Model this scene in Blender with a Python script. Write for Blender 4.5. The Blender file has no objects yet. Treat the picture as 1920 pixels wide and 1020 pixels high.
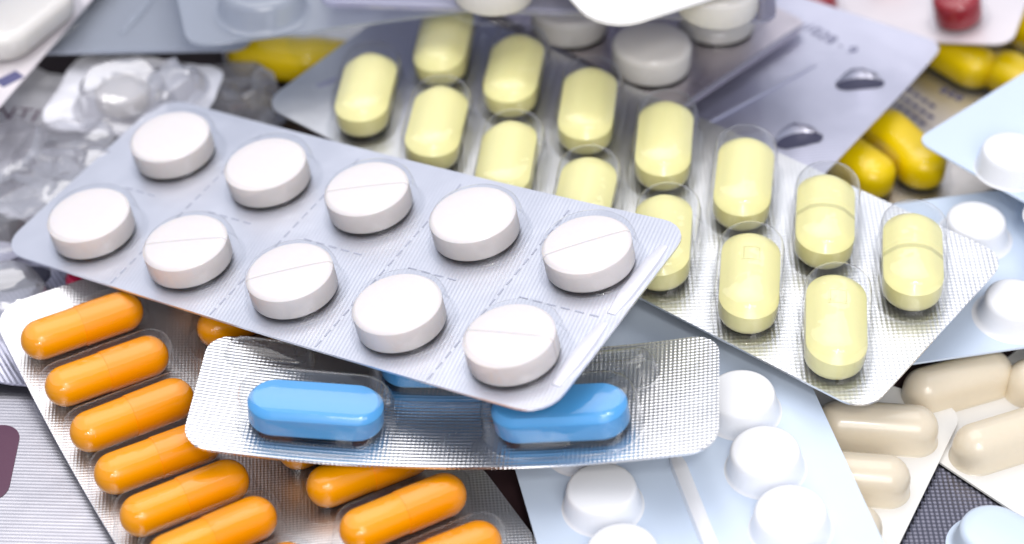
import bpy, math, random
from mathutils import Vector, Matrix, noise
S = 0.001                                   # everything below is written in millimetres
rnd = random.Random(7)
scene = bpy.context.scene

# ------------------------------------------------------------------ camera, light, exposure
FPX = 4000.0; PITCH = math.radians(41.0); DIST = 272.0; TGT = Vector((0, 0, 14.0))
FW = Vector((0, math.cos(PITCH), -math.sin(PITCH))); RT = Vector((1, 0, 0)); UPV = Vector((0, math.sin(PITCH), math.cos(PITCH)))
CAMP = TGT - FW * DIST
cam = bpy.data.cameras.new('Camera'); camo = bpy.data.objects.new('Camera', cam)
scene.collection.objects.link(camo); scene.camera = camo
camo.location = CAMP * S; camo.rotation_euler = (math.pi / 2 - PITCH, 0, 0)
cam.sensor_width = 36.0; cam.sensor_fit = 'HORIZONTAL'; cam.lens = FPX / 1920.0 * 36.0
cam.clip_start = 0.005; cam.clip_end = 20.0
cam.dof.use_dof = True; cam.dof.focus_distance = 0.262; cam.dof.aperture_fstop = 15.0

world = bpy.data.worlds.new('World'); scene.world = world; world.use_nodes = True
bg = world.node_tree.nodes['Background']
bg.inputs['Color'].default_value = (0.80, 0.85, 1.0, 1); bg.inputs['Strength'].default_value = 0.56

def area(name, loc, size, power, color, target=(0, 0, 10), size_y=None):
    l = bpy.data.lights.new(name, 'AREA'); l.energy = power; l.color = color
    l.size = size * S
    if size_y: l.shape = 'RECTANGLE'; l.size_y = size_y * S
    o = bpy.data.objects.new(name, l); scene.collection.objects.link(o)
    o.location = Vector(loc) * S
    o.rotation_euler = (Vector(target) - Vector(loc)).to_track_quat('-Z', 'Y').to_euler()
    return o
area('softbox_overhead', (-40, 140, 480), 480, 1.4, (1.0, 0.97, 0.95), size_y=420)
area('front_flash', (40, -330, 420), 45, .4, (1.0, 0.97, 0.93))
area('front_fill', (60, -420, 330), 300, 1.1, (1.0, 0.965, 0.93), size_y=200)  # added fill lamp, brightens the front walls of the pills
scene.view_settings.view_transform = 'Standard'; scene.view_settings.look = 'None'
scene.view_settings.exposure = 0.22; scene.view_settings.gamma = 1.0
scene.render.engine = 'CYCLES'
scene.cycles.transparent_max_bounces = 24; scene.cycles.max_bounces = 10
scene.cycles.caustics_reflective = False; scene.cycles.caustics_refractive = False

# ------------------------------------------------------------------ materials
MATS = {}
def new_mat(name):
    m = bpy.data.materials.new(name); m.use_nodes = True; MATS[name] = m
    nt = m.node_tree; return m, nt, nt.nodes['Principled BSDF']
def lk(nt, a, b): nt.links.new(a, b)
def mth(nt, op, a, b=None, c=None):
    n = nt.nodes.new('ShaderNodeMath'); n.operation = op
    for i, v in enumerate((a, b, c)):
        if v is None: continue
        if isinstance(v, (int, float)): n.inputs[i].default_value = v
        else: lk(nt, v, n.inputs[i])
    return n.outputs[0]
def objxyz(nt):
    t = nt.nodes.new('ShaderNodeTexCoord'); s = nt.nodes.new('ShaderNodeSeparateXYZ')
    lk(nt, t.outputs['Object'], s.inputs[0]); return t.outputs['Object'], s.outputs[0], s.outputs[1], s.outputs[2]
def noise_tex(nt, co, scale, detail=3, rough=.55):
    n = nt.nodes.new('ShaderNodeTexNoise'); n.inputs['Scale'].default_value = scale
    n.inputs['Detail'].default_value = detail; n.inputs['Roughness'].default_value = rough
    lk(nt, co, n.inputs['Vector']); return n.outputs['Fac']
def vary(nt, fac, c, amt):
    mx = nt.nodes.new('ShaderNodeMix'); mx.data_type = 'RGBA'
    mx.inputs['A'].default_value = (*[x * (1 - amt) for x in c], 1)
    mx.inputs['B'].default_value = (*[min(1, x * (1 + amt)) for x in c], 1)
    lk(nt, fac, mx.inputs['Factor']); return mx.outputs['Result']
def bump(nt, h, dist, strength=1.0, prev=None):
    b = nt.nodes.new('ShaderNodeBump'); b.inputs['Distance'].default_value = dist
    b.inputs['Strength'].default_value = strength; lk(nt, h, b.inputs['Height'])
    if prev is not None: lk(nt, prev, b.inputs['Normal'])
    return b.outputs['Normal']

def foil_mat(name, color, rough=.3, pattern='diamond', period=.6, amp=.02, angle=0., coat=.5, crinkle=.25, metallic=1.0, coat_rough=.08):
    m, nt, p = new_mat(name)
    co, x, y, z = objxyz(nt)
    ca, sa = math.cos(math.radians(angle)), math.sin(math.radians(angle)); k = 2 * math.pi / (period * S)
    u = mth(nt, 'ADD', mth(nt, 'MULTIPLY', x, ca * k), mth(nt, 'MULTIPLY', y, sa * k))
    v = mth(nt, 'ADD', mth(nt, 'MULTIPLY', x, -sa * k), mth(nt, 'MULTIPLY', y, ca * k))
    if pattern == 'rib': h = mth(nt, 'SINE', u)
    elif pattern == 'grid': h = mth(nt, 'ADD', mth(nt, 'SINE', u), mth(nt, 'MULTIPLY', mth(nt, 'SINE', v), .6))
    else: h = mth(nt, 'MULTIPLY', mth(nt, 'SINE', u), mth(nt, 'SINE', v))
    # the knurl roller never bites evenly
    nz = noise_tex(nt, co, 180, 2)
    h = mth(nt, 'MULTIPLY', h, mth(nt, 'ADD', mth(nt, 'MULTIPLY', nz, 1.0), .45))
    n1 = bump(nt, noise_tex(nt, co, 55, 3), crinkle * S, 1.0)
    n2 = bump(nt, h, amp * S, 1.0, n1)
    lk(nt, n2, p.inputs['Normal'])
    lk(nt, vary(nt, noise_tex(nt, co, 90, 4), color, .05), p.inputs['Base Color'])
    p.inputs['Metallic'].default_value = metallic
    r = mth(nt, 'ADD', mth(nt, 'MULTIPLY', noise_tex(nt, co, 130, 3), .16), rough - .08)
    lk(nt, r, p.inputs['Roughness'])
    p.inputs['Coat Weight'].default_value = coat; p.inputs['Coat Roughness'].default_value = coat_rough
    lk(nt, n1, p.inputs['Coat Normal'])
    return m
def pill_mat(name, color, rough=.45, spec=.4, sss=.0, speck=.04, grain=.012, score=None, emboss=None, coat=0.):
    m, nt, p = new_mat(name)
    co, x, y, z = objxyz(nt)
    f = noise_tex(nt, co, 900, 4, .7)
    lk(nt, vary(nt, f, color, speck), p.inputs['Base Color'])
    p.inputs['Roughness'].default_value = rough; p.inputs['Specular IOR Level'].default_value = spec
    if sss:
        p.inputs['Subsurface Weight'].default_value = sss
        p.inputs['Subsurface Radius'].default_value = (1.0, .8, .6); p.inputs['Subsurface Scale'].default_value = .8 * S
    p.inputs['Coat Weight'].default_value = coat; p.inputs['Coat Roughness'].default_value = .12
    n = bump(nt, noise_tex(nt, co, 1500, 3), grain * S, 1.0)
    if score:                                # pressed break line across the pill
        axis, half = score
        a = mth(nt, 'ABSOLUTE', x if axis == 'x' else y)
        g = nt.nodes.new('ShaderNodeMapRange'); g.interpolation_type = 'SMOOTHSTEP'
        lk(nt, a, g.inputs[0]); g.inputs[1].default_value = 0; g.inputs[2].default_value = half * S
        n = bump(nt, g.outputs[0], (.13 if half < .5 else .38) * S, 1.0, n)
    if emboss:                               # pressed square frame
        ex, ey, w = emboss
        d = mth(nt, 'MAXIMUM', mth(nt, 'ABSOLUTE', mth(nt, 'SUBTRACT', x, ex * S)), mth(nt, 'ABSOLUTE', mth(nt, 'SUBTRACT', y, ey * S)))
        d = mth(nt, 'ABSOLUTE', mth(nt, 'SUBTRACT', d, w * S))
        g = nt.nodes.new('ShaderNodeMapRange'); g.interpolation_type = 'SMOOTHSTEP'
        lk(nt, d, g.inputs[0]); g.inputs[1].default_value = 0; g.inputs[2].default_value = .25 * S
        n = bump(nt, g.outputs[0], .10 * S, 1.0, n)
    lk(nt, n, p.inputs['Normal'])
    return m
def film_mat(name, tint=(.97, .975, .98), base=.05, edge=.7, rough=.05, power=3.5, haze=0.0, haze_col=(.8, .82, .88), wob=.25):
    m = bpy.data.materials.new(name); m.use_nodes = True; MATS[name] = m
    nt = m.node_tree; nt.nodes.clear()
    out = nt.nodes.new('ShaderNodeOutputMaterial')
    tr = nt.nodes.new('ShaderNodeBsdfTransparent'); tr.inputs[0].default_value = (*tint, 1)
    gl = nt.nodes.new('ShaderNodeBsdfGlossy'); gl.inputs['Roughness'].default_value = rough
    co, x, y, z = objxyz(nt)
    nrm = bump(nt, noise_tex(nt, co, 260, 2), wob * S, 1.0); lk(nt, nrm, gl.inputs['Normal'])
    lw = nt.nodes.new('ShaderNodeLayerWeight'); lw.inputs['Blend'].default_value = .5
    f = mth(nt, 'ADD', mth(nt, 'MULTIPLY', mth(nt, 'POWER', lw.outputs['Facing'], power), edge), base)
    mx = nt.nodes.new('ShaderNodeMixShader'); lk(nt, f, mx.inputs[0])
    under = tr.outputs[0]
    if haze:
        df = nt.nodes.new('ShaderNodeBsdfTranslucent'); df.inputs[0].default_value = (*haze_col, 1)
        d2 = nt.nodes.new('ShaderNodeBsdfDiffuse'); d2.inputs[0].default_value = (*haze_col, 1)
        m0 = nt.nodes.new('ShaderNodeMixShader'); m0.inputs[0].default_value = .6
        lk(nt, df.outputs[0], m0.inputs[1]); lk(nt, d2.outputs[0], m0.inputs[2])
        mh = nt.nodes.new('ShaderNodeMixShader'); mh.inputs[0].default_value = haze
        lk(nt, tr.outputs[0], mh.inputs[1]); lk(nt, m0.outputs[0], mh.inputs[2]); under = mh.outputs[0]
    lk(nt, under, mx.inputs[1]); lk(nt, gl.outputs[0], mx.inputs[2]); lk(nt, mx.outputs[0], out.inputs[0])
    return m
def plain(name, color, rough=.5, metallic=0., spec=.4, coat=0., wob=.2):
    m, nt, p = new_mat(name)
    co, x, y, z = objxyz(nt)
    lk(nt, vary(nt, noise_tex(nt, co, 70, 4), color, .04), p.inputs['Base Color'])
    p.inputs['Roughness'].default_value = rough; p.inputs['Metallic'].default_value = metallic
    p.inputs['Specular IOR Level'].default_value = spec; p.inputs['Coat Weight'].default_value = coat
    p.inputs['Coat Roughness'].default_value = .15
    if wob: lk(nt, bump(nt, noise_tex(nt, co, 80, 2), wob * S, 1.0), p.inputs['Normal'])
    return m

foil_mat('foil_white_pack', (.77, .79, .87), .42, 'rib', .52, .0042, 12, .25)
foil_mat('foil_yellow_pack', (.78, .79, .81), .36, 'grid', .60, .011, 39, .45)
foil_mat('foil_blue_pack', (.76, .76, .77), .26, 'diamond', .74, .022, 45, .3)
foil_mat('foil_orange_pack', (.80, .79, .80), .38, 'diamond', .62, .018, 20, .5)
foil_mat('foil_lavender', (.62, .62, .73), .40, 'rib', .62, .02, 40, .5)
foil_mat('foil_brown', (.70, .64, .68), .34, 'rib', .62, .02, 10, .6)
foil_mat('foil_print', (.80, .77, .74), .42, 'diamond', .6, .015, 20, .2)
foil_mat('foil_crumpled', (.88, .88, .94), .36, 'rib', .6, .008, 30, .3, crinkle=.35, metallic=.0)
foil_mat('foil_plain', (.54, .53, .57), .36, 'rib', .55, .005, 60, .3)
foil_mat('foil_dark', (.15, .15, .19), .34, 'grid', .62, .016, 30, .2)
foil_mat('foil_pink', (.86, .80, .82), .45, 'diamond', .5, .008, 30, .3, metallic=.6)
film_mat('clear_film', base=.03, edge=.40, power=4.0)
film_mat('clear_film_yellow', base=.035, edge=.75, power=3.0, wob=.15)
film_mat('clear_film_soft', base=.045, edge=.75, rough=.10, power=2.4, wob=.06)
film_mat('dented_film', tint=(.97, .97, .985), base=.16, edge=.7, rough=.16, power=2.0, wob=.15, haze=.32, haze_col=(.80, .80, .87))
film_mat('milky_film', tint=(.86, .89, .94), base=.06, edge=.5, rough=.18, haze=.55, haze_col=(.62, .66, .74))
film_mat('lavender_film', tint=(.80, .80, .92), base=.10, edge=.6, rough=.12, haze=.5, haze_col=(.66, .66, .80))
pill_mat('white_tablet', (.86, .80, .785), .5, .35, .4)
pill_mat('white_tablet_scored', (.86, .80, .785), .5, .35, .4, score=('y', .32))
pill_mat('yellow_pill', (.95, .88, .42), .34, .45, .2, speck=.03, coat=.25)
pill_mat('yellow_pill_scored', (.95, .88, .42), .34, .45, .2, speck=.03, score=('x', 1.0), coat=.25)
pill_mat('yellow_pill_marked', (.95, .88, .42), .34, .45, .2, speck=.03, emboss=(2.2, 0, 1.1), coat=.25)
pill_mat('blue_pill', (.09, .40, .82), .38, .45, .1, speck=.02, coat=.15)
pill_mat('orange_gelatin', (.98, .37, .0), .24, .35, .0, speck=.015, grain=.003, coat=.15)
pill_mat('orange_gelatin_cap', (.96, .33, .0), .24, .35, .0, speck=.015, grain=.003, coat=.15)
pill_mat('bright_yellow_pill', (.96, .67, .0), .3, .4, .0, speck=.03, coat=.15)
pill_mat('red_pill', (.33, .018, .028), .32, .5, .1, speck=.04, coat=.3)
pill_mat('crimson_pill', (.55, .01, .07), .3, .5, .1, coat=.3)
pill_mat('cream_pill', (.80, .76, .72), .45, .35, .15)
pill_mat('beige_capsule', (.74, .65, .50), .30, .5, .25, speck=.03, grain=.004, coat=.35)
plain('white_bump', (.85, .86, .89), .36, spec=.45, coat=.15)
plain('white_plastic', (.62, .72, .86), .34, spec=.45, coat=.15)
plain('ivory_plastic', (.80, .79, .76), .36, spec=.45, coat=.15)
plain('bright_plastic', (.86, .84, .84), .34, spec=.45, coat=.2)
plain('perforation_shade', (.42, .44, .54), .6, wob=0)
plain('seal_strip', (.80, .80, .86), .5, metallic=.55, wob=.3)
plain('print_ink', (.10, .10, .22), .5, wob=0)
plain('print_ink_dark', (.10, .05, .09), .5, wob=0)
plain('hole_shade', (.05, .05, .09), .35, wob=0)  # shade inside the torn openings, put into the colour
plain('hole_shade_purple', (.10, .035, .07), .4, wob=0)  # same for the popped slot: its dark inside as a colour
plain('table_top', (.045, .022, .025), .45, wob=.3)
plain('brown_card', (.20, .17, .15), .5)

# ------------------------------------------------------------------ geometry helpers (mm)
MC = {}
def mesh_from(name, verts, faces, mat, smooth_angle=38):
    me = bpy.data.meshes.new(name)
    me.from_pydata([(v[0] * S, v[1] * S, v[2] * S) for v in verts], [], faces); me.update()
    for pl in me.polygons: pl.use_smooth = True
    me.set_sharp_from_angle(angle=math.radians(smooth_angle))
    me.materials.append(MATS[mat]); return me
def stadium(a, r, n):
    pts = []
    h = n // 2
    for i in range(h + 1):
        t = -math.pi / 2 + math.pi * i / h; pts.append((a + r * math.cos(t), r * math.sin(t)))
    for i in range(h + 1):
        t = math.pi / 2 + math.pi * i / h; pts.append((-a + r * math.cos(t), r * math.sin(t)))
    return pts
def loft(key, a, r, prof, mat, n=40, close_bottom=True, jitter=0, seed=0, smooth=38, close_top=True):
    """rings of a rounded slot outline (half straight a, radius r); prof = [(inset, z), ...]"""
    if key in MC: return MC[key]
    R = random.Random(seed); V = []; F = []; m = None
    for d, z in prof:
        ring = stadium(a if a > 0 else 0, max(r - d, .02), n)
        if a == 0: ring = [(max(r - d, .02) * math.cos(2 * math.pi * i / n), max(r - d, .02) * math.sin(2 * math.pi * i / n)) for i in range(n)]
        m = len(ring)
        for x, y in ring:
            if jitter and z > .3:
                q = noise.noise_vector(Vector((x * .33 + seed * 7.1, y * .33, z * .33))) * jitter
                x, y, zz = x + q.x * .6, y + q.y * .6, max(.15, z + q.z * 1.3)
            else: zz = z
            V.append((x, y, zz))
    for k in range(len(prof) - 1):
        for i in range(m):
            j = (i + 1) % m
            F.append((k * m + i, k * m + j, (k + 1) * m + j, (k + 1) * m + i))
    if close_top: F.append(tuple((len(prof) - 1) * m + i for i in range(m)))
    if close_bottom: F.append(tuple(reversed(range(m))))
    MC[key] = mesh_from(key, V, F, mat, smooth); return MC[key]
def revolve(key, prof, mat, n=28, smooth=50):
    """prof = [(x, radius)], turned round the x axis"""
    if key in MC: return MC[key]
    V = []; F = []
    for x, r in prof:
        for i in range(n):
            t = 2 * math.pi * i / n; V.append((x, r * math.cos(t), r * math.sin(t)))
    for k in range(len(prof) - 1):
        for i in range(n):
            j = (i + 1) % n; F.append((k * n + i, (k + 1) * n + i, (k + 1) * n + j, k * n + j))
    F.append(tuple(range(n))); F.append(tuple(reversed([(len(prof) - 1) * n + i for i in range(n)])))
    MC[key] = mesh_from(key, V, F, mat, smooth); return MC[key]

def ray(px): return FW + RT * ((px[0] - 960) / FPX) - UPV * ((px[1] - 510) / FPX)
def nrm(sx, sy): return Vector((-sx, -sy, 1)).normalized()
def hit(px, p0, n):
    d = ray(px); return CAMP + d * ((p0 - CAMP).dot(n) / d.dot(n))
def at_height(px, z):
    d = ray(px); return CAMP + d * ((z - CAMP.z) / d.z)

class Pack:
    """one blister pack: an Empty whose children are its sheet, pockets and pills"""
    def __init__(s, name, label, pos, yaw, slope=(0, 0), bend=None, group=None, cat='blister pack'):
        s.bend = bend or (lambda x, y: 0.0)
        n = nrm(*slope); x = Vector((math.cos(yaw), math.sin(yaw), 0)); x = (x - n * x.dot(n)).normalized(); y = n.cross(x)
        s.n, s.x, s.y, s.p = n, x, y, Vector(pos)
        s.root = bpy.data.objects.new(name, None); scene.collection.objects.link(s.root)
        s.root.empty_display_size = .01
        M = Matrix((x, y, n)).transposed().to_4x4(); M.translation = s.p * S
        s.root.matrix_world = M
        s.root['label'] = label; s.root['category'] = cat
        if group: s.root['group'] = group
    @classmethod
    def edge(c, name, label, corner, along, z, slope=(0, 0), **k):
        """corner pixel fixes the origin at height z, the pixel `along` the direction of local x"""
        p = at_height(corner, z); n = nrm(*slope); q = hit(along, p, n); d = q - p
        return c(name, label, p, math.atan2(d.y, d.x), slope, **k)
    def loc(s, px, h=0):
        w = hit(px, s.p + s.n * h, s.n) - s.p; return (w.dot(s.x), w.dot(s.y))
    def ang(s, pa, pb, h=0):
        a = s.loc(pa, h); b = s.loc(pb, h); return math.degrees(math.atan2(b[1] - a[1], b[0] - a[0]))
    def add(s, name, me, parent=None):
        o = bpy.data.objects.new(name, me); scene.collection.objects.link(o); o.parent = parent or s.root; return o
    def put(s, name, me, x, y, ang=0, h=0, scale=(1, 1, 1), tilt=(0, 0)):
        e = .5
        gx = (s.bend(x + e, y) - s.bend(x - e, y)) / (2 * e); gy = (s.bend(x, y + e) - s.bend(x, y - e)) / (2 * e)
        n = Vector((-gx, -gy, 1)).normalized()
        xx = Vector((math.cos(math.radians(ang)), math.sin(math.radians(ang)), 0)); xx = (xx - n * xx.dot(n)).normalized()
        M = Matrix((xx, n.cross(xx), n)).transposed()
        if tilt != (0, 0): M = M @ Matrix.Rotation(math.radians(tilt[0]), 3, 'X') @ Matrix.Rotation(math.radians(tilt[1]), 3, 'Y')
        o = s.add(name, me); M = M.to_4x4()
        M.translation = (Vector((x, y, s.bend(x, y))) + n * h) * S
        o.matrix_local = M @ Matrix.Diagonal((*scale, 1)); return o
    def sheet(s, x0, x1, y0, y1, mat, r=3.0, t=.3, name='foil', z=0., nx=36, ny=14, rough=0., seed=1, corners=(1, 1, 1, 1)):
        """rounded slab following the pack's bend; corners = (x0y0, x1y0, x0y1, x1y1)"""
        ys = sorted(set([y0 + r * (1 - math.cos(math.pi / 2 * i / 6)) for i in range(7)] + [y1 - r * (1 - math.cos(math.pi / 2 * i / 6)) for i in range(7)] + [y0 + (y1 - y0) * j / ny for j in range(1, ny) if r < (y1 - y0) * j / ny < (y1 - y0) - r]))
        V = []; F = []; rows = len(ys); c = nx + 1
        def top(x, y):
            zz = z + s.bend(x, y)
            if rough: zz += noise.noise(Vector((x * .16 + seed * 9, y * .16, seed))) * rough + noise.noise(Vector((x * .5, y * .5 + seed, 3))) * rough * .3
            return zz
        for y in ys:
            def ins(lo, hi):
                dy = r - (y - y0) if y - y0 < r and lo else (r - (y1 - y) if y1 - y < r and hi else 0)
                return r - math.sqrt(max(0, r * r - dy * dy)) if dy > 0 else 0
            a, b = x0 + ins(corners[0], corners[2]), x1 - ins(corners[1], corners[3])
            for i in range(c):
                x = a + (b - a) * i / nx; V.append((x, y, top(x, y)))
        N = len(V); V += [(v[0], v[1], v[2] - t) for v in V]
        for j in range(rows - 1):
            for i in range(nx):
                q = j * c + i; F.append((q, q + 1, q + c + 1, q + c)); F.append((N + q, N + q + c, N + q + c + 1, N + q + 1))
        rim = list(range(c)) + [j * c + nx for j in range(1, rows)] + [(rows - 1) * c + i for i in range(nx - 1, -1, -1)] + [j * c for j in range(rows - 2, 0, -1)]
        for k in range(len(rim)):
            p, q = rim[k], rim[(k + 1) % len(rim)]; F.append((q, p, N + p, N + q))
        s.last = s.add(name, mesh_from(name, V, F, mat, 40)); return s.last
    def strip(s, name, segs, w, mat, h=.03, t=.05, parent=None, bulge=False):
        """narrow raised strips (list of ((x0,y0),(x1,y1))) lying on the sheet, one mesh"""
        V = []; F = []
        for (ax, ay), (bx, by) in segs:
            L = math.hypot(bx - ax, by - ay); ux, uy = (bx - ax) / L, (by - ay) / L; px, py = -uy * w / 2, ux * w / 2
            n = max(1, int(L / 3)); sec = [(-1, 0), (-.8, .8), (-.4, 1), (.4, 1), (.8, .8), (1, 0)] if bulge else [(-1, 0), (-1, 1), (1, 1), (1, 0)]
            m = len(sec); b0 = len(V)
            for i in range(n + 1):
                x, y = ax + (bx - ax) * i / n, ay + (by - ay) * i / n
                e = .55 if bulge and i in (0, n) else 1
                for q, zz in sec:
                    X, Y = x + px * q * e, y + py * q * e; V.append((X, Y, s.bend(X, Y) + h + t * zz * (e if e == 1 else .3)))
            for i in range(n):
                for k in range(m - 1):
                    a = b0 + i * m + k; F.append((a, a + m, a + m + 1, a + 1))
            F.append(tuple(b0 + k for k in range(m))); F.append(tuple(b0 + n * m + k for k in reversed(range(m))))
        return s.add(name, mesh_from(name, V, F, mat, 30), parent)
    def text(s, body, x, y, size, ang, mat='print_ink', h=.04, name='printed_lettering'):
        cu = bpy.data.curves.new('lettering', 'FONT'); cu.body = body; cu.size = size * S; cu.align_x = 'CENTER'; cu.align_y = 'CENTER'
        to = bpy.data.objects.new('lettering', cu); scene.collection.objects.link(to)
        bpy.context.view_layer.update()
        me = bpy.data.meshes.new_from_object(to.evaluated_get(bpy.context.evaluated_depsgraph_get()))
        bpy.data.objects.remove(to); me.materials.clear(); me.materials.append(MATS[mat])
        return s.put(name, me, x, y, ang, h)

def dome(key, a, r, h, mat, flange=.9, top=1.0, n=40, jitter=0, seed=0):
    """clear thermoformed pocket: flange fillet, drafted wall, rounded shoulder, nearly flat top"""
    pr = [(-flange, .04), (-flange * .45, .10), (-flange * .15, .32), (0, .8), (.12, h * .45), (.25, h * .72), (.45, h * .87), (.8, h * .96), (1.4, h * 1.0), (r * .7, h * (1 + .02 * top)), (r * .96, h * (1 + .03 * top))]
    if jitter: pr = [(-flange, .05), (0, .5), (.3, h * .5), (.7, h * .85), (1.5, h), (r * .6, h), (r * .95, h)]
    return loft(key, a, r, pr, mat, n, close_bottom=False, jitter=jitter, seed=seed, smooth=30 if jitter else 60)
def cup(key, a, r, h, mat, draft=.9, n=40, round_=.35, foot=1.0):
    """opaque formed cup with soft foot"""
    pr = [(-.9 * foot, -.02), (-.5 * foot, .06), (-.2 * foot, .22), (-.04, .55), (draft * .35, h * .45), (draft * .7, h * .75), (draft, h * .9), (draft + h * round_ * .35, h * .975), (draft + h * round_, h * 1.0), (r * .75, h * 1.02), (r * .97, h * 1.03)]
    return loft(key, a, r, pr, mat, n, smooth=70)

def dashes(p, q, dash, gap):
    L = math.hypot(q[0] - p[0], q[1] - p[1]); o = []; t = 0
    while t + dash < L:
        f = lambda u: (p[0] + (q[0] - p[0]) * u / L, p[1] + (q[1] - p[1]) * u / L)
        o.append((f(t), f(t + dash))); t += dash + gap
    return o

# ------------------------------------------------------------------ surface under the pile
V = [(-260, -190, 0), (260, -190, 0), (260, 320, 0), (-260, 320, 0)]
V += [(x, y, -8) for x, y, z in V]
me = mesh_from('table_top', V, [(0, 1, 2, 3), (7, 6, 5, 4), (0, 4, 5, 1), (1, 5, 6, 2), (2, 6, 7, 3), (3, 7, 4, 0)], 'table_top')
tb = bpy.data.objects.new('table_top', me); scene.collection.objects.link(tb); tb['kind'] = 'structure'
tb['label'] = 'dark brown table top under the pile of blister packs'

# ------------------------------------------------------------------ white round tablets, uppermost pack
tab_prof = [(.4, .2), (.05, .45), (0, .6), (0, 3.38), (.10, 3.5), (.42, 3.79), (.62, 3.85), (2.5, 3.95), (5.3, 3.98)]
A = Pack('blister_pack', 'silver blister pack of ten round white tablets lying on top of the pile', (-22.42, 1.92, 15.99), math.radians(-31.1), (.169, -.016),
         bend=lambda x, y: .00045 * x * x * (1 if x > 0 else .6))
A.sheet(-44.3, 41.6, -16.6, 19.2, 'foil_white_pack', r=4.2)
pu, pv = 16.55, 17.51
mt = loft('tablet_white', 0, 5.55, tab_prof, 'white_tablet', 56); ms = loft('tablet_white_scored', 0, 5.55, tab_prof, 'white_tablet_scored', 56)
md = dome('blister_round', 0, 6.2, 4.4, 'clear_film', flange=.6)
scored = {(2, 1): 30, (4, 1): 45, (1, 0): 28, (2, 0): 40, (4, 0): 12}
for i in range(5):
    for j in range(2):
        x, y = (i - 2) * pu, (j - .5) * pv
        jx, jy = rnd.uniform(-.3, .3) - .1, rnd.uniform(-.3, .3) - .25
        A.put('tablet', ms if (i, j) in scored else mt, x + jx, y + jy, scored.get((i, j), rnd.uniform(0, 180)), .05)
        A.put('blister', md, x, y, 0, 0)
seg = []
ym = .4
for a, b in ((-36, -29.5), (-21.5, -12.5), (-5.5, 4.5), (11, 20), (27.5, 40.5)): seg += dashes((a, ym), (b, ym), 1.25, .75)
for k in range(4):
    xx = (k - 1.5) * pu
    seg += dashes((xx, -16.2), (xx, 19), 1.25, .75)
A.strip('perforation', seg, .22, 'perforation_shade', .015, .02)
A.strip('seal_strip', [((40.0, -11.8), (40.0, -.4)), ((40.0, 1.3), (40.0, 14.6))], 2.2, 'seal_strip', 0, .4, bulge=True)

# ------------------------------------------------------------------ pale yellow caplets
B = Pack('blister_pack', 'silver blister pack of pale yellow caplets set slantwise under the white tablet pack', (15.92, 18.85, 12.5), math.radians(-39.0), (.044, .039))
B.sheet(-53.4, 47.3, -16.2, 17.9, 'foil_yellow_pack', r=3.6)
yp = [(1.3, .25), (.5, .55), (.1, 1.1), (0, 1.7), (0, 3.72), (.4, 4.1), (.9, 4.55), (1.6, 5.18), (2.4, 5.5), (3.1, 5.64), (3.7, 5.68)]
my = loft('caplet_yellow', 4.0, 3.75, yp, 'yellow_pill', 40); mys = loft('caplet_yellow_scored', 4.0, 3.75, yp, 'yellow_pill_scored', 40); mym = loft('caplet_yellow_marked', 4.0, 3.75, yp, 'yellow_pill_marked', 40)
mdy = dome('blister_slot', 4.1, 4.5, 6.1, 'clear_film_yellow', flange=.8)
for r_, ids in ((0, range(7)), (1, range(7))):
    for i in ids:
        x = (i - 3) * 12.94 + (-1.41 if r_ else 0); y = -7.83 if r_ else 7.83
        me = mys if (r_, i) in ((0, 5), (0, 6)) else (mym if (r_, i) in ((1, 5), (1, 6)) else my)
        B.put('caplet', me, x + rnd.uniform(-.2, .2), y + rnd.uniform(-.2, .2) - .3, 121 + rnd.uniform(-2.5, 2.5), .05, tilt=(rnd.uniform(-4, 4), rnd.uniform(-2, 2)))
        B.put('blister', mdy, x, y, 121)
B.strip('embossed_mark', [((-49.6, -8.5), (-47.4, -3.5)), ((-47.0, -2.4), (-46.2, -.5))], 1.3, 'print_ink', .01, .02).data.materials[0] = MATS['foil_lavender']

# ------------------------------------------------------------------ orange capsules
D = Pack('blister_pack', 'silver blister pack of glossy orange capsules under the blue pill pack', (-46.41, 2.19, 3.4), math.radians(30.0), (-.033, .0245),
         bend=lambda x, y: .0044 * (min(max(y, -46), 10) + 20) ** 2)
D.sheet(-19.6, 23.4, -70, 8.6, 'foil_orange_pack', r=4.0, ny=20)
hb, rc = 7.9, 2.55
def capsule_meshes(key, L, r, m1, m2):
    e = lambda x0, sgn, R: [(x0 + sgn * R * math.sin(math.pi / 2 * k / 7), max(.05, R * math.cos(math.pi / 2 * k / 7))) for k in range(8)]
    h = L / 2 - r
    b = revolve(key, list(reversed(e(-h, -1, r))) + [(h * .9, r), (h, r * .8)], m1)
    R = r * 1.035
    c = revolve(key + '_cap', [(-.02 * L, r * .9), (-.02 * L + .05, R * .995), (-.02 * L + .25, R)] + e(h, 1, R), m2)
    return b, c
cb, cc = capsule_meshes('capsule_orange', 16.2, 2.62, 'orange_gelatin', 'orange_gelatin_cap')
mdo = dome('blister_capsule', 5.9, 3.15, 5.5, 'clear_film', flange=.7)
for col in (0, 1):
    for i in range(8):
        x = (-10.44 if col == 0 else 10.44); y = -i * 8.30 + (.92 if col else 0)
        o = D.put('capsule', cb, x, y, 1.2 + rnd.uniform(-2, 2), 2.75)
        c = bpy.data.objects.new('cap', cc); scene.collection.objects.link(c); c.parent = o
        c.matrix_local = Matrix.Rotation(rnd.uniform(0, 6), 4, 'X')
        D.put('blister', mdo, x, y, 1)
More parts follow.
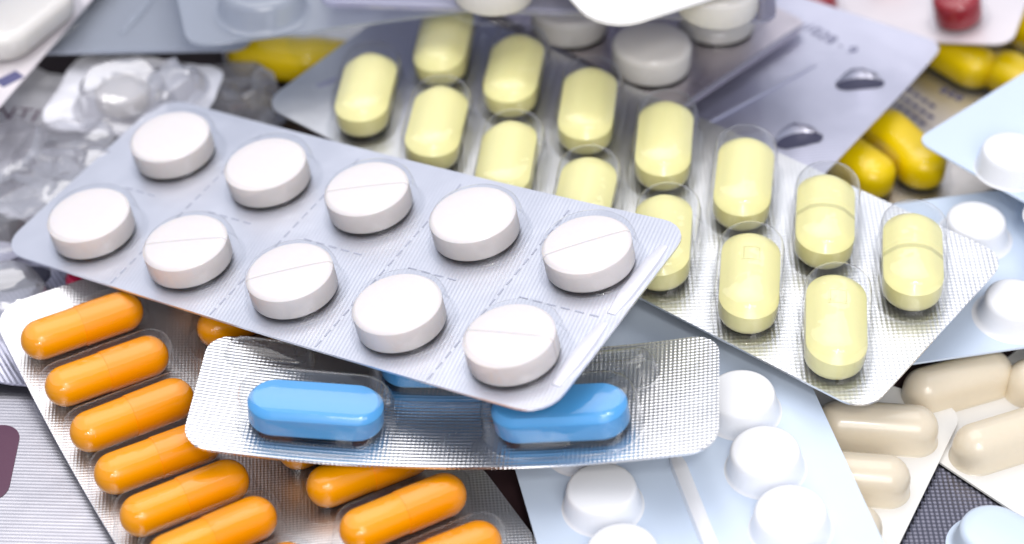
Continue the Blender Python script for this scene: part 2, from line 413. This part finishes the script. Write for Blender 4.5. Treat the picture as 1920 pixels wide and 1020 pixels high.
# ------------------------------------------------------------------ blue caplets
C = Pack('blister_pack', 'knurled silver blister pack with bright blue caplets beneath the corner of the white tablet pack', (-12.92, -25.2, 11.3), math.radians(-4.5), (.033, .008),
         bend=lambda x, y: .0034 * x * x)
C.sheet(-25.6, 37.3, -6.4, 13.1, 'foil_blue_pack', r=3.4, nx=48)
bp = [(.8, .3), (.2, .6), (0, 1.0), (0, 3.45), (.05, 3.55), (.62, 4.2), (.72, 4.26), (2.2, 4.34), (3.2, 4.36)]
mb = loft('caplet_blue', 4.75, 3.35, bp, 'blue_pill', 44, smooth=24)
mdb = dome('blister_blue', 5.2, 4.4, 5.6, 'clear_film_soft', flange=.9)
for x, y, a in ((-10.5, -.2, 1), (19.1, -.2, -1), (4.3, 9.3, 0)):
    C.put('caplet', mb, x, y, a, .05); C.put('blister', mdb, x, y, 0)
me_ch = dome('blister_channel', 3.2, 2.2, 3.2, 'clear_film_soft', flange=.6)
C.put('blister', dome('blister_low', 3.2, 2.2, 1.7, 'clear_film_soft', flange=.6), *C.loc((505, 665), 1.5), 0); C.put('blister', me_ch, *C.loc((1150, 678), 4.5), 0)

# ------------------------------------------------------------------ opaque white pack, front
Ep = Pack('blister_pack', 'opaque white blister pack with round bumps and a raised rib, overlapping beige capsules', (18.5, -21.2, 6.7), math.radians(12.0), (.10, .02))
Ep.sheet(-18.8, 19.5, -52, 27, 'white_plastic', r=3.5, t=.35, name='backing')
mce = cup('cup_white', 0, 4.55, 3.4, 'white_bump', draft=.42, round_=.14, foot=.5)
for c_ in (-10.0, 10.0):
    for i in range(-0, 5):
        Ep.put('blister', mce, c_, -i * 9.89 + .2, 0)
Ep.strip('rib', [((.2, -3.5), (.9, -48))], 2.1, 'white_bump', -.03, 1.2, bulge=True)

# ------------------------------------------------------------------ beige capsules, two packs at the right
def beige(P, spots, L=15.2, r=2.95):
    h0 = 2.0
    pr = [(-.25, -.02), (-.1, .1), (-.02, .4), (0, 1.2)] + [(r - r * math.cos(math.radians(q)), h0 + r * math.sin(math.radians(q))) for q in range(0, 89, 11)]
    m = loft('cup_capsule', L / 2 - r, r, pr, 'beige_capsule', 40, smooth=70)
    for x, y, a in spots: P.put('blister', m, x, y, a)
G = Pack.edge('blister_pack', 'ivory blister pack of beige capsules lying below the blue-white round bump pack', (1740, 852), (1920, 972), 1.1, (0, .0))
G.sheet(-4, 60, 0, 40, 'ivory_plastic', r=3, name='backing')
beige(G, [(*G.loc((1797, 708), 2.6), G.ang((1715, 740), (1872, 695))), (*G.loc((1893, 812), 2.6), G.ang((1830, 830), (1960, 790))), (*G.loc((1990, 690), 2.6), G.ang((1900, 712), (2040, 668)))])
Fp = Pack.edge('blister_pack', 'ivory blister pack of beige capsules half covered by the opaque white pack', (1808, 768), (1686, 1020), 1.9, (.0, .01))
Fp.sheet(0, 44, -36, 0, 'ivory_plastic', r=3, name='backing')
beige(Fp, [(*Fp.loc((1645, 792), 2.6), Fp.ang((1550, 782), (1745, 795))), (*Fp.loc((1590, 886), 2.6), Fp.ang((1500, 876), (1690, 890))), (*Fp.loc((1535, 980), 2.6), Fp.ang((1440, 970), (1635, 984)))])

# ------------------------------------------------------------------ blue-white round bump packs at the right
J = Pack.edge('blister_pack', 'blue-white blister pack with domed round bumps tucked under the pale yellow caplet pack', (1690, 684), (1925, 650), 8.0, (.0, .0))
J.sheet(-10, 60, 0, J.loc((1800, 366))[1], 'white_plastic', r=3, name='backing')
mcj = cup('cup_dome', 0, 4.4, 3.5, 'white_bump', draft=.55, round_=.35)
for px in ((1832, 408), (1906, 556), (1985, 535)): J.put('blister', mcj, *J.loc(px, 3.5), 0)
I2 = Pack.edge('blister_pack', 'matt blue-white blister pack with a pointed corner lying over bright yellow pills', (1716, 262), (1920, 136), 13.2, (.0, -.02))
I2.sheet(0, 60, -50, 0, 'white_plastic', r=2.2, name='backing')
mci = cup('cup_step', 0, 4.7, 3.4, 'white_bump', draft=.5, round_=.15, foot=.35)
for px in ((1902, 280), (1998, 372), (2010, 210)): I2.put('blister', mci, *I2.loc(px, 3.4), 0)

# ------------------------------------------------------------------ bright yellow pills with printed foil
K = Pack.edge('blister_pack', 'printed silver blister pack of bright yellow pills beneath the torn empty pack', (1700, 398), (1860, 345), 2.2, (0, 0))
K.sheet(-30, 40, -1, 60, 'foil_print', r=3)
kp = [(1.0, .25), (.3, .7), (0, 1.4), (0, 3.6), (.3, 4.4), (1.0, 5.1), (2.0, 5.5), (3.3, 5.7)]
mk = loft('pill_bright_yellow', 4.4, 3.45, kp, 'bright_yellow_pill', 40)
mdk = dome('blister_bright', 4.5, 4.2, 6.6, 'clear_film', flange=.7)
for a, b in (((1645, 228), (1745, 322)), ((1545, 262), (1640, 330)), ((1735, 66), (1835, 126)), ((1890, 20), (1985, 95)), ((1880, 128), (1975, 195))):
    m_ = ((a[0] + b[0]) / 2, (a[1] + b[1]) / 2); x, y = K.loc(m_, 3); an = K.ang(a, b, 3)
    K.put('pill', mk, x, y, an, .05); K.put('blister', mdk, x, y, an)
for k, (a, b) in enumerate((((1668, 188), (1742, 240)), ((1684, 176), (1755, 226)), ((1700, 166), (1762, 208)))):
    pa, pb = K.loc(a), K.loc(b)
    K.strip('printed_lettering', dashes(pa, pb, 1.1, .5), .8, 'print_ink', .012, .01)
K.strip('printed_lettering', dashes(K.loc((1765, 168)), K.loc((1812, 190)), .9, .45), 1.5, 'print_ink', .012, .01)

# ------------------------------------------------------------------ torn empty foil pack
H = Pack.edge('blister_pack', 'empty silver blister pack with torn foil openings and stamped numbers', (1762, 92), (1560, 303), 10.8, (.02, -.03), bend=lambda x, y: .004 * max(0, 14 - x) ** 2 * (1 if y < 20 else 1))
H.sheet(-.5, 56, -54, .5, 'foil_lavender', r=2.6, nx=40, ny=24)
def torn(P, px, ang_px, w, d, seed):
    x, y = P.loc(px); a = P.ang(*ang_px); R = random.Random(seed)
    m = loft('tear_%d' % seed, w - d, d, [(0, .05), (.4, .07), (d * .9, .07)], 'hole_shade', 20, close_bottom=False, jitter=0)
    P.put('torn_opening_shade', m, x, y, a)  # flat dark patch on the foil, painted shade instead of a real hole
    V = []; F = []; n = 9                    # curled foil lip standing up along one side
    for i in range(n):
        t = i / (n - 1); xx = -w + 2 * w * t; hh = math.sin(math.pi * t) ** .7
        for k in range(4):
            u = k / 3; V.append((xx + R.uniform(-.15, .15), d * .95 * hh + u * 1.3 * hh - .9 * u * u * hh, .05 + 2.0 * u * hh * (1 - .25 * u) + R.uniform(-.12, .12) * u))
    for i in range(n - 1):
        for k in range(3): q = i * 4 + k; F.append((q, q + 4, q + 5, q + 1))
    P.put('foil_flap', mesh_from('foil_flap', V, F, 'foil_lavender', 20), x, y, a)
torn(H, (1612, 157), ((1570, 160), (1655, 153)), 3.6, 1.5, 3)
torn(H, (1497, 262), ((1450, 268), (1535, 250)), 3.6, 1.6, 4)
H.strip('crease', [(H.loc((1290, 250)), H.loc((1530, 122)))], .8, 'foil_lavender', 0, .35, bulge=True)
H.text('1028 - 9', *H.loc((1556, 76)), 2.9, H.ang((1490, 42), (1625, 112)))
# ------------------------------------------------------------------ cream tablets on shaded foil
I = Pack.edge('blister_pack', 'shaded mauve foil pack of thick cream tablets behind the pale yellow caplets', (1290, 186), (1475, 62), 12.4, (0, .0))
I.sheet(-3, 27, -1, 40, 'foil_brown', r=2.5)
ip = [(.4, .25), (.1, .4), (0, .8), (0, 3.5), (.12, 3.9), (.5, 4.2), (1.2, 4.4), (5.5, 4.7)]
mi = loft('tablet_cream', 0, 5.7, ip, 'cream_pill', 48); mdi = dome('blister_cream', 0, 6.7, 5.4, 'clear_film')
for px in ((1222, 92), (1068, 22), (1345, 16), (1200, -60)):
    x, y = I.loc(px, 3.); I.put('tablet', mi, x, y, 0, .05); I.put('blister', mdi, x, y, 0)
I.strip('film_edge', [((-2.6, -.6), (26.5, -.6))], .7, 'lavender_film', 0, .4, bulge=True)

# ------------------------------------------------------------------ red tablets
Lp = Pack.edge('blister_pack', 'pinkish white blister pack of dark red tablets overlapping the torn empty pack', (1896, 84), (1560, 72), 11.9, (.23, .0))
Lp.sheet(0, 37, -40, 0, 'foil_pink', r=2.6)
rp = [(.5, .25), (.1, .5), (0, .9), (0, 3.9), (.15, 4.3), (.6, 4.6), (1.5, 4.8), (3.4, 4.9)]
mr = loft('tablet_red', 0, 3.55, rp, 'red_pill', 40); mdr = dome('blister_red', 0, 4.3, 5.6, 'clear_film', flange=.6)
for px in ((1795, 12), (1526, 6), (1660, -80)):
    x, y = Lp.loc(px, 2.5); Lp.put('tablet', mr, x, y, 0, .05); Lp.put('blister', mdr, x, y, 0)

# ------------------------------------------------------------------ packs along the back
N = Pack.edge('blister_pack', 'lavender clear-edged blister pack bridging the far end of the yellow caplets', (1456, 38), (640, 8), 24.5, (.0, .0))
N.sheet(0, 64, -46, 0, 'lavender_film', r=2.4, t=.6, name='film')
N.strip('film_edge', [((3, -.5), (62, -.5))], .7, 'lavender_film', 0, .35, bulge=True)
for px in ((925, -22), (1345, 2)):
    x, y = N.loc(px, 2.); N.put('tablet', mi, x, y, 0, .7); N.put('blister', mdi, x, y, 0, .6)
Mp = Pack.edge('blister_pack', 'glossy white blister pack with a rounded corner resting on the lavender clear pack', (1128, 62), (1345, -8), 31.5, (.0, .05))
Mp.sheet(0, 40, 0, 40, 'bright_plastic', r=6, t=.5, name='backing')
Mp.put('blister', cup('cup_large', 3, 5.6, 3.6, 'bright_plastic', draft=.8, round_=.3), 13, 11, 10)
O = Pack.edge('blister_pack', 'milky translucent blister pack with a round corner above a dark gap', (352, 88), (800, 28), 20.4, (.0, .0))
O.sheet(0, 52, 0, 40, 'milky_film', r=3.4, t=.5, name='film')
mdo_ = dome('blister_milky', 0, 6.2, 4.2, 'milky_film')
for px in ((492, 18),): x, y = O.loc(px, 0); O.put('blister', mdo_, x, y, 0, .1)
Pp = Pack.edge('blister_pack', 'grey-blue blister pack seen flat behind the milky translucent pack', (70, 98), (420, 92), 12.6, (.0, .0))
Pp.sheet(-8, 31, 0, 42, 'milky_film', r=3, t=.5, name='film')
Pp.sheet(-7.5, 30.5, .5, 41.5, 'foil_lavender', r=3, t=.2, name='foil', z=-.62)
Pp.strip('rib', [(Pp.loc((228, 62)), Pp.loc((290, -10)))], 1.6, 'milky_film', .02, .5, bulge=True)
Q = Pack.edge('blister_pack', 'pale pack of a big oblong cream tablet with an ink mark above crumpled foil', (-40, 245), (172, -2), 15.2, (.0, .0))
Q.sheet(0, 60, 0, 45, 'foil_pink', r=2, corners=(1, 1, 1, 1))
mq = loft('tablet_oblong', 4.5, 4.5, [(.5, .25), (0, .9), (0, 3.0), (.4, 3.7), (1.3, 4.1), (4.3, 4.3)], 'cream_pill', 40)
mdq = dome('blister_oblong', 4.7, 5.3, 5.0, 'clear_film_soft')
for px, a in (((44, 36), ((0, 90), (100, 10))),):
    x, y = Q.loc(px, 2); an = Q.ang(*a); Q.put('tablet', mq, x, y, an, .05); Q.put('blister', mdq, x, y, an)
q0, q1 = Q.loc((-2, 158)), Q.loc((38, 138))
Q.strip('printed_mark', [(q0, q1)], 2.2, 'print_ink', .012, .01)

# ------------------------------------------------------------------ crumpled empties on the left
R1 = Pack('blister_pack', 'crumpled empty silver blister pack with dented clear pockets and dark lettering', at_height((60, 330), 4.6), math.radians(-24), (.02, .02))
R1.sheet(-34, 19, -9, 22, 'foil_crumpled', r=3, rough=1.6, nx=60, ny=40, seed=2)
for k, px in enumerate(((128, 282), (35, 395), (185, 345), (95, 348), (20, 300))):
    me = dome('blister_dented_%d' % k, 2.2, 5.2, 3.8, 'dented_film', jitter=1.3, seed=k + 3, n=20)
    R1.put('blister', me, *R1.loc(px, 2), rnd.uniform(0, 180), .9)
R1.text('NTI', *R1.loc((30, 214), 3.0), 4.2, R1.ang((-40, 205), (60, 216)), 'print_ink_dark', 3.0)
R2 = Pack('blister_pack', 'half-used clear blister pack with one white tablet left in a dented pocket', at_height((265, 190), 8.8), math.radians(-12), (.02, .04))
R2.sheet(-13, 10, -8, 10, 'foil_crumpled', r=3, rough=.8, nx=40, ny=30, seed=5)
x, y = R2.loc((230, 178), 2.5)
R2.put('tablet', loft('tablet_small', 0, 4.0, [(.5, .2), (0, .7), (0, 2.2), (.4, 2.8), (3.8, 3.1)], 'cream_pill', 36), x, y, 0, .9)
R2.put('blister', dome('blister_dented_a', 1.6, 5.0, 4.6, 'dented_film', jitter=1.2, seed=21, n=20), x, y, 10, .6)
x, y = R2.loc((318, 160), 2); R2.put('blister', dome('blister_dented_b', 1.6, 3.6, 3.4, 'dented_film', jitter=1.8, seed=23, n=18), x, y, 60, .6)
R3 = Pack('blister_pack', 'clear blister strip with one large empty dented pocket beside the white tablets', at_height((450, 206), 2.4), math.radians(-30), (.05, .0))
R3.sheet(-7.5, 7.5, -7, 5, 'dented_film', r=3, rough=.6, name='film', nx=20, ny=14, seed=8)
R3.put('blister', dome('blister_dented_c', 1.5, 5.2, 5.2, 'dented_film', jitter=2.0, seed=31, n=18), 0, 0, 20, .5)
K2 = Pack.edge('blister_pack', 'foil pack of dull yellow pills in the dark gap under the milky translucent pack', (420, 128), (640, 112), 2.0, (0, 0))
K2.sheet(0, 34, 0, 26, 'foil_print', r=3)
for a, b in (((470, 100), (572, 110)), ((590, 108), (690, 120))):
    m_ = ((a[0] + b[0]) / 2, (a[1] + b[1]) / 2); x, y = K2.loc(m_, 3); an = K2.ang(a, b, 3)
    K2.put('pill', mk, x, y, an, .05); K2.put('blister', mdk, x, y, an)
Sp = Pack('blister_pack', 'mauve ribbed foil pack with an emptied pocket under the orange capsule pack', at_height((70, 560), 3.0), math.radians(-8), (.0, .0))
Sp.sheet(-26, 20, -16, 10.5, 'foil_lavender', r=3, rough=.5, seed=4)
torn(Sp, (40, 520), ((0, 528), (85, 508)), 4.0, 2.2, 6)
Sp.put('blister', dome('blister_dented_d', 2.0, 5.0, 4.0, 'dented_film', jitter=1.2, seed=41, n=18), *Sp.loc((-5, 560), 2), 20, .2)
T = Pack('blister_pack', 'ribbed silver foil sheet with a popped open slot beside the orange capsule pack', at_height((60, 930), 1.2), math.radians(28), (.0, .0))
T.sheet(-26, 30, -24, 30, 'foil_plain', r=3, seed=4)
T.put('popped_opening_shade', loft('slot_open', 4.0, 2.6, [(0, .06), (.3, .08), (2.3, .08)], 'hole_shade_purple', 28, close_bottom=False), *T.loc((-12, 868)), T.ang((-30, 960), (5, 800)))  # no depth: a dark patch paints the shade inside the slot
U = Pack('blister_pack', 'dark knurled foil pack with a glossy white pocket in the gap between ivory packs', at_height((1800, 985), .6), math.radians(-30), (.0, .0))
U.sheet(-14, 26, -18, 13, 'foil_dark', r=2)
U.put('blister', cup('cup_gloss', 3.0, 4.6, 3.6, 'white_plastic', draft=.6, round_=.4), *U.loc((1905, 1030), 2), -10)
cr = bpy.data.objects.new('loose_tablet', loft('tablet_crimson', 1.5, 2.6, [(.5, 0), (0, .6), (0, 2.0), (.5, 2.8), (2.4, 3.1)], 'crimson_pill', 32)); scene.collection.objects.link(cr)
p = at_height((182, 532), 3.9); cr.location = p * S; cr.rotation_euler = (0, 0, .6)
cr['label'] = 'small crimson tablet peeking out under the edge of the white tablet pack'; cr['category'] = 'tablet'
